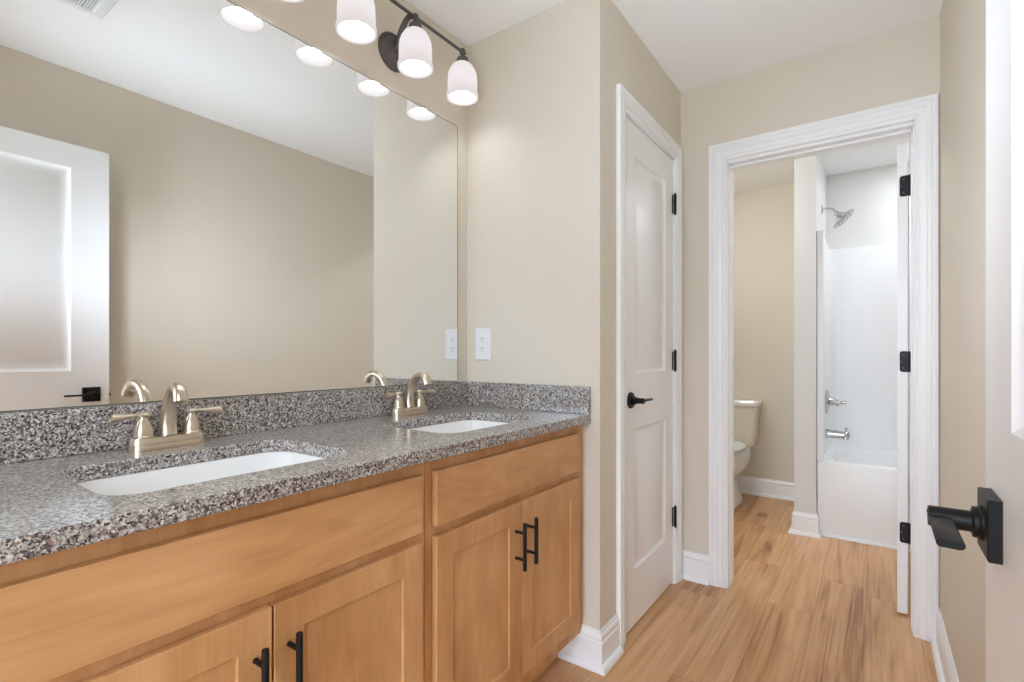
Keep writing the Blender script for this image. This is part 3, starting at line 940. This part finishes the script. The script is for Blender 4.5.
t = thing('tub_spout', 'chrome tub spout with a diverter knob on the surround below the valve', 'tub spout', (VX, VY, 0.583))
bm = B()
lathe(bm, [(0.032, 0.0015), (0.032, 0.010), (0.028, 0.014), (0.027, 0.06), (0.025, 0.100), (0.024, 0.128), (0.020, 0.134)], (VX, VY, 0.590), (1, 0, -0.03), 28)
lathe(bm, [(0.017, 0.0), (0.019, 0.022), (0.015, 0.024)], (VX + 0.112, VY, 0.583), (0, 0, -1), 22)
obj('spout_body', bm, 'chrome', t)
bm = B(); lathe(bm, [(0.004, 0.0), (0.004, 0.018), (0.008, 0.020), (0.008, 0.027), (0.004, 0.029)], (VX + 0.114, VY, 0.606), (0, 0, 1), 16)
obj('diverter_knob', bm, 'chrome', t)

# ------------------------------------------------------------------ toilet, facing the camera side (-y)
TCX = 0.490
t = thing('toilet', 'white two-piece toilet with an off-white tank against the back wall', 'toilet', (TCX, 4.05, 0))
def egg(cx, yb, yf_, hw, z, n=36, sq=2.3):
    """loop from back y=yb to front y=yf_ (yf_ < yb), half width hw, fuller toward the back third"""
    out = []
    cyc = yb + (yf_ - yb) * 0.42
    for i in range(n):
        a = 2 * PI * i / n
        c, s = math.cos(a), math.sin(a)
        e = 2 / sq
        x = hw * math.copysign(abs(c) ** e, c)
        y = math.copysign(abs(s) ** e, s)
        y = cyc + (y * (yb - cyc) if y > 0 else y * (cyc - yf_))
        out.append(Vector((cx + x, y, z)))
    return out
bm = B()
L = [egg(TCX, 4.30, 3.770, 0.118, 0.001), egg(TCX, 4.30, 3.765, 0.124, 0.010), egg(TCX, 4.30, 3.772, 0.122, 0.030), egg(TCX, 4.30, 3.800, 0.106, 0.060), egg(TCX, 4.31, 3.850, 0.086, 0.100),
     egg(TCX, 4.32, 3.880, 0.080, 0.150), egg(TCX, 4.34, 3.870, 0.086, 0.185), egg(TCX, 4.36, 3.815, 0.118, 0.225), egg(TCX, 4.38, 3.755, 0.154, 0.270), egg(TCX, 4.39, 3.720, 0.171, 0.320),
     egg(TCX, 4.395, 3.712, 0.173, 0.360), egg(TCX, 4.395, 3.712, 0.168, 0.392), egg(TCX, 4.395, 3.720, 0.160, 0.402)]
skin_loops(bm, L)
obj('bowl', bm, 'porcelain', t)
bm = B()
skin_loops(bm, [egg(TCX, 4.20, 3.706, 0.165, 0.4100), egg(TCX, 4.20, 3.700, 0.170, 0.413), egg(TCX, 4.20, 3.700, 0.170, 0.419), egg(TCX, 4.20, 3.706, 0.165, 0.422)])
st = obj('seat', bm, 'plastic', t)
bm = B()
skin_loops(bm, [egg(TCX, 4.20, 3.706, 0.165, 0.4315), egg(TCX, 4.20, 3.700, 0.170, 0.435), egg(TCX, 4.20, 3.702, 0.169, 0.447), egg(TCX, 4.195, 3.72, 0.154, 0.454), egg(TCX, 4.16, 3.78, 0.11, 0.457)])
obj('seat_lid', bm, 'plastic', t)
bm = B()
tk = lambda hx2, y0_, y1_, z, r=0.03: rrect(TCX, (y0_ + y1_) / 2, hx2, (y1_ - y0_) / 2, r, z, 6)
skin_loops(bm, [tk(0.168, 4.235, 4.400, 0.4045), tk(0.178, 4.222, 4.405, 0.422), tk(0.184, 4.220, 4.406, 0.46), tk(0.209, 4.206, 4.408, 0.712), tk(0.209, 4.206, 4.408, 0.722)])
obj('tank', bm, 'tank_cream', t, label='off-white tank')
bm = B()
skin_loops(bm, [tk(0.212, 4.200, 4.410, 0.7225, 0.035), tk(0.221, 4.190, 4.412, 0.730, 0.04), tk(0.223, 4.188, 4.412, 0.752, 0.04), tk(0.216, 4.196, 4.408, 0.764, 0.035), tk(0.178, 4.225, 4.39, 0.768, 0.03)])
obj('tank_lid', bm, 'porcelain', t)
bm = B()
lathe(bm, [(0.012, 0), (0.012, 0.008), (0.008, 0.012)], (TCX - 0.140, 4.211, 0.672), (0, -1, 0), 18)
tube(bm, [(TCX - 0.140, 4.196, 0.672), (TCX - 0.105, 4.192, 0.668), (TCX - 0.07, 4.194, 0.662)], [0.006, 0.006, 0.008], 12)
obj('flush_lever', bm, 'chrome', t)

# flush light on the bath ceiling, out of the photograph
t = thing('ceiling_light', 'round white flush ceiling light in the bath, above the toilet side', 'ceiling light', (0.46, 3.36, H))
bm = B(); lathe(bm, [(0.150, 0.0005), (0.150, 0.020), (0.146, 0.024)], (0.46, 3.36, H), (0, 0, -1), 40)
obj('base', bm, 'plastic', t)
bm = B(); lathe(bm, [(0.140, 0.0245), (0.138, 0.040), (0.118, 0.062), (0.075, 0.078), (0.02, 0.084)], (0.46, 3.36, H), (0, 0, -1), 40)
obj('diffuser', bm, 'dome', t)

t = thing('tub_fill_light', 'unseen round fill light added in the ceiling above the tub', 'ceiling light', (1.85, 3.98, H))  # no known fixture here, added to brighten the tub alcove
bm = B(); lathe(bm, [(0.095, 0.0005), (0.094, 0.005), (0.080, 0.008), (0.072, 0.004)], (1.85, 3.98, H), (0, 0, -1), 36)
obj('trim_ring', bm, 'plastic', t)
bm = B(); lathe(bm, [(0.071, 0.0045), (0.060, 0.0075), (0.02, 0.009)], (1.85, 3.98, H), (0, 0, -1), 30)
obj('lens', bm, 'tub_fill', t)
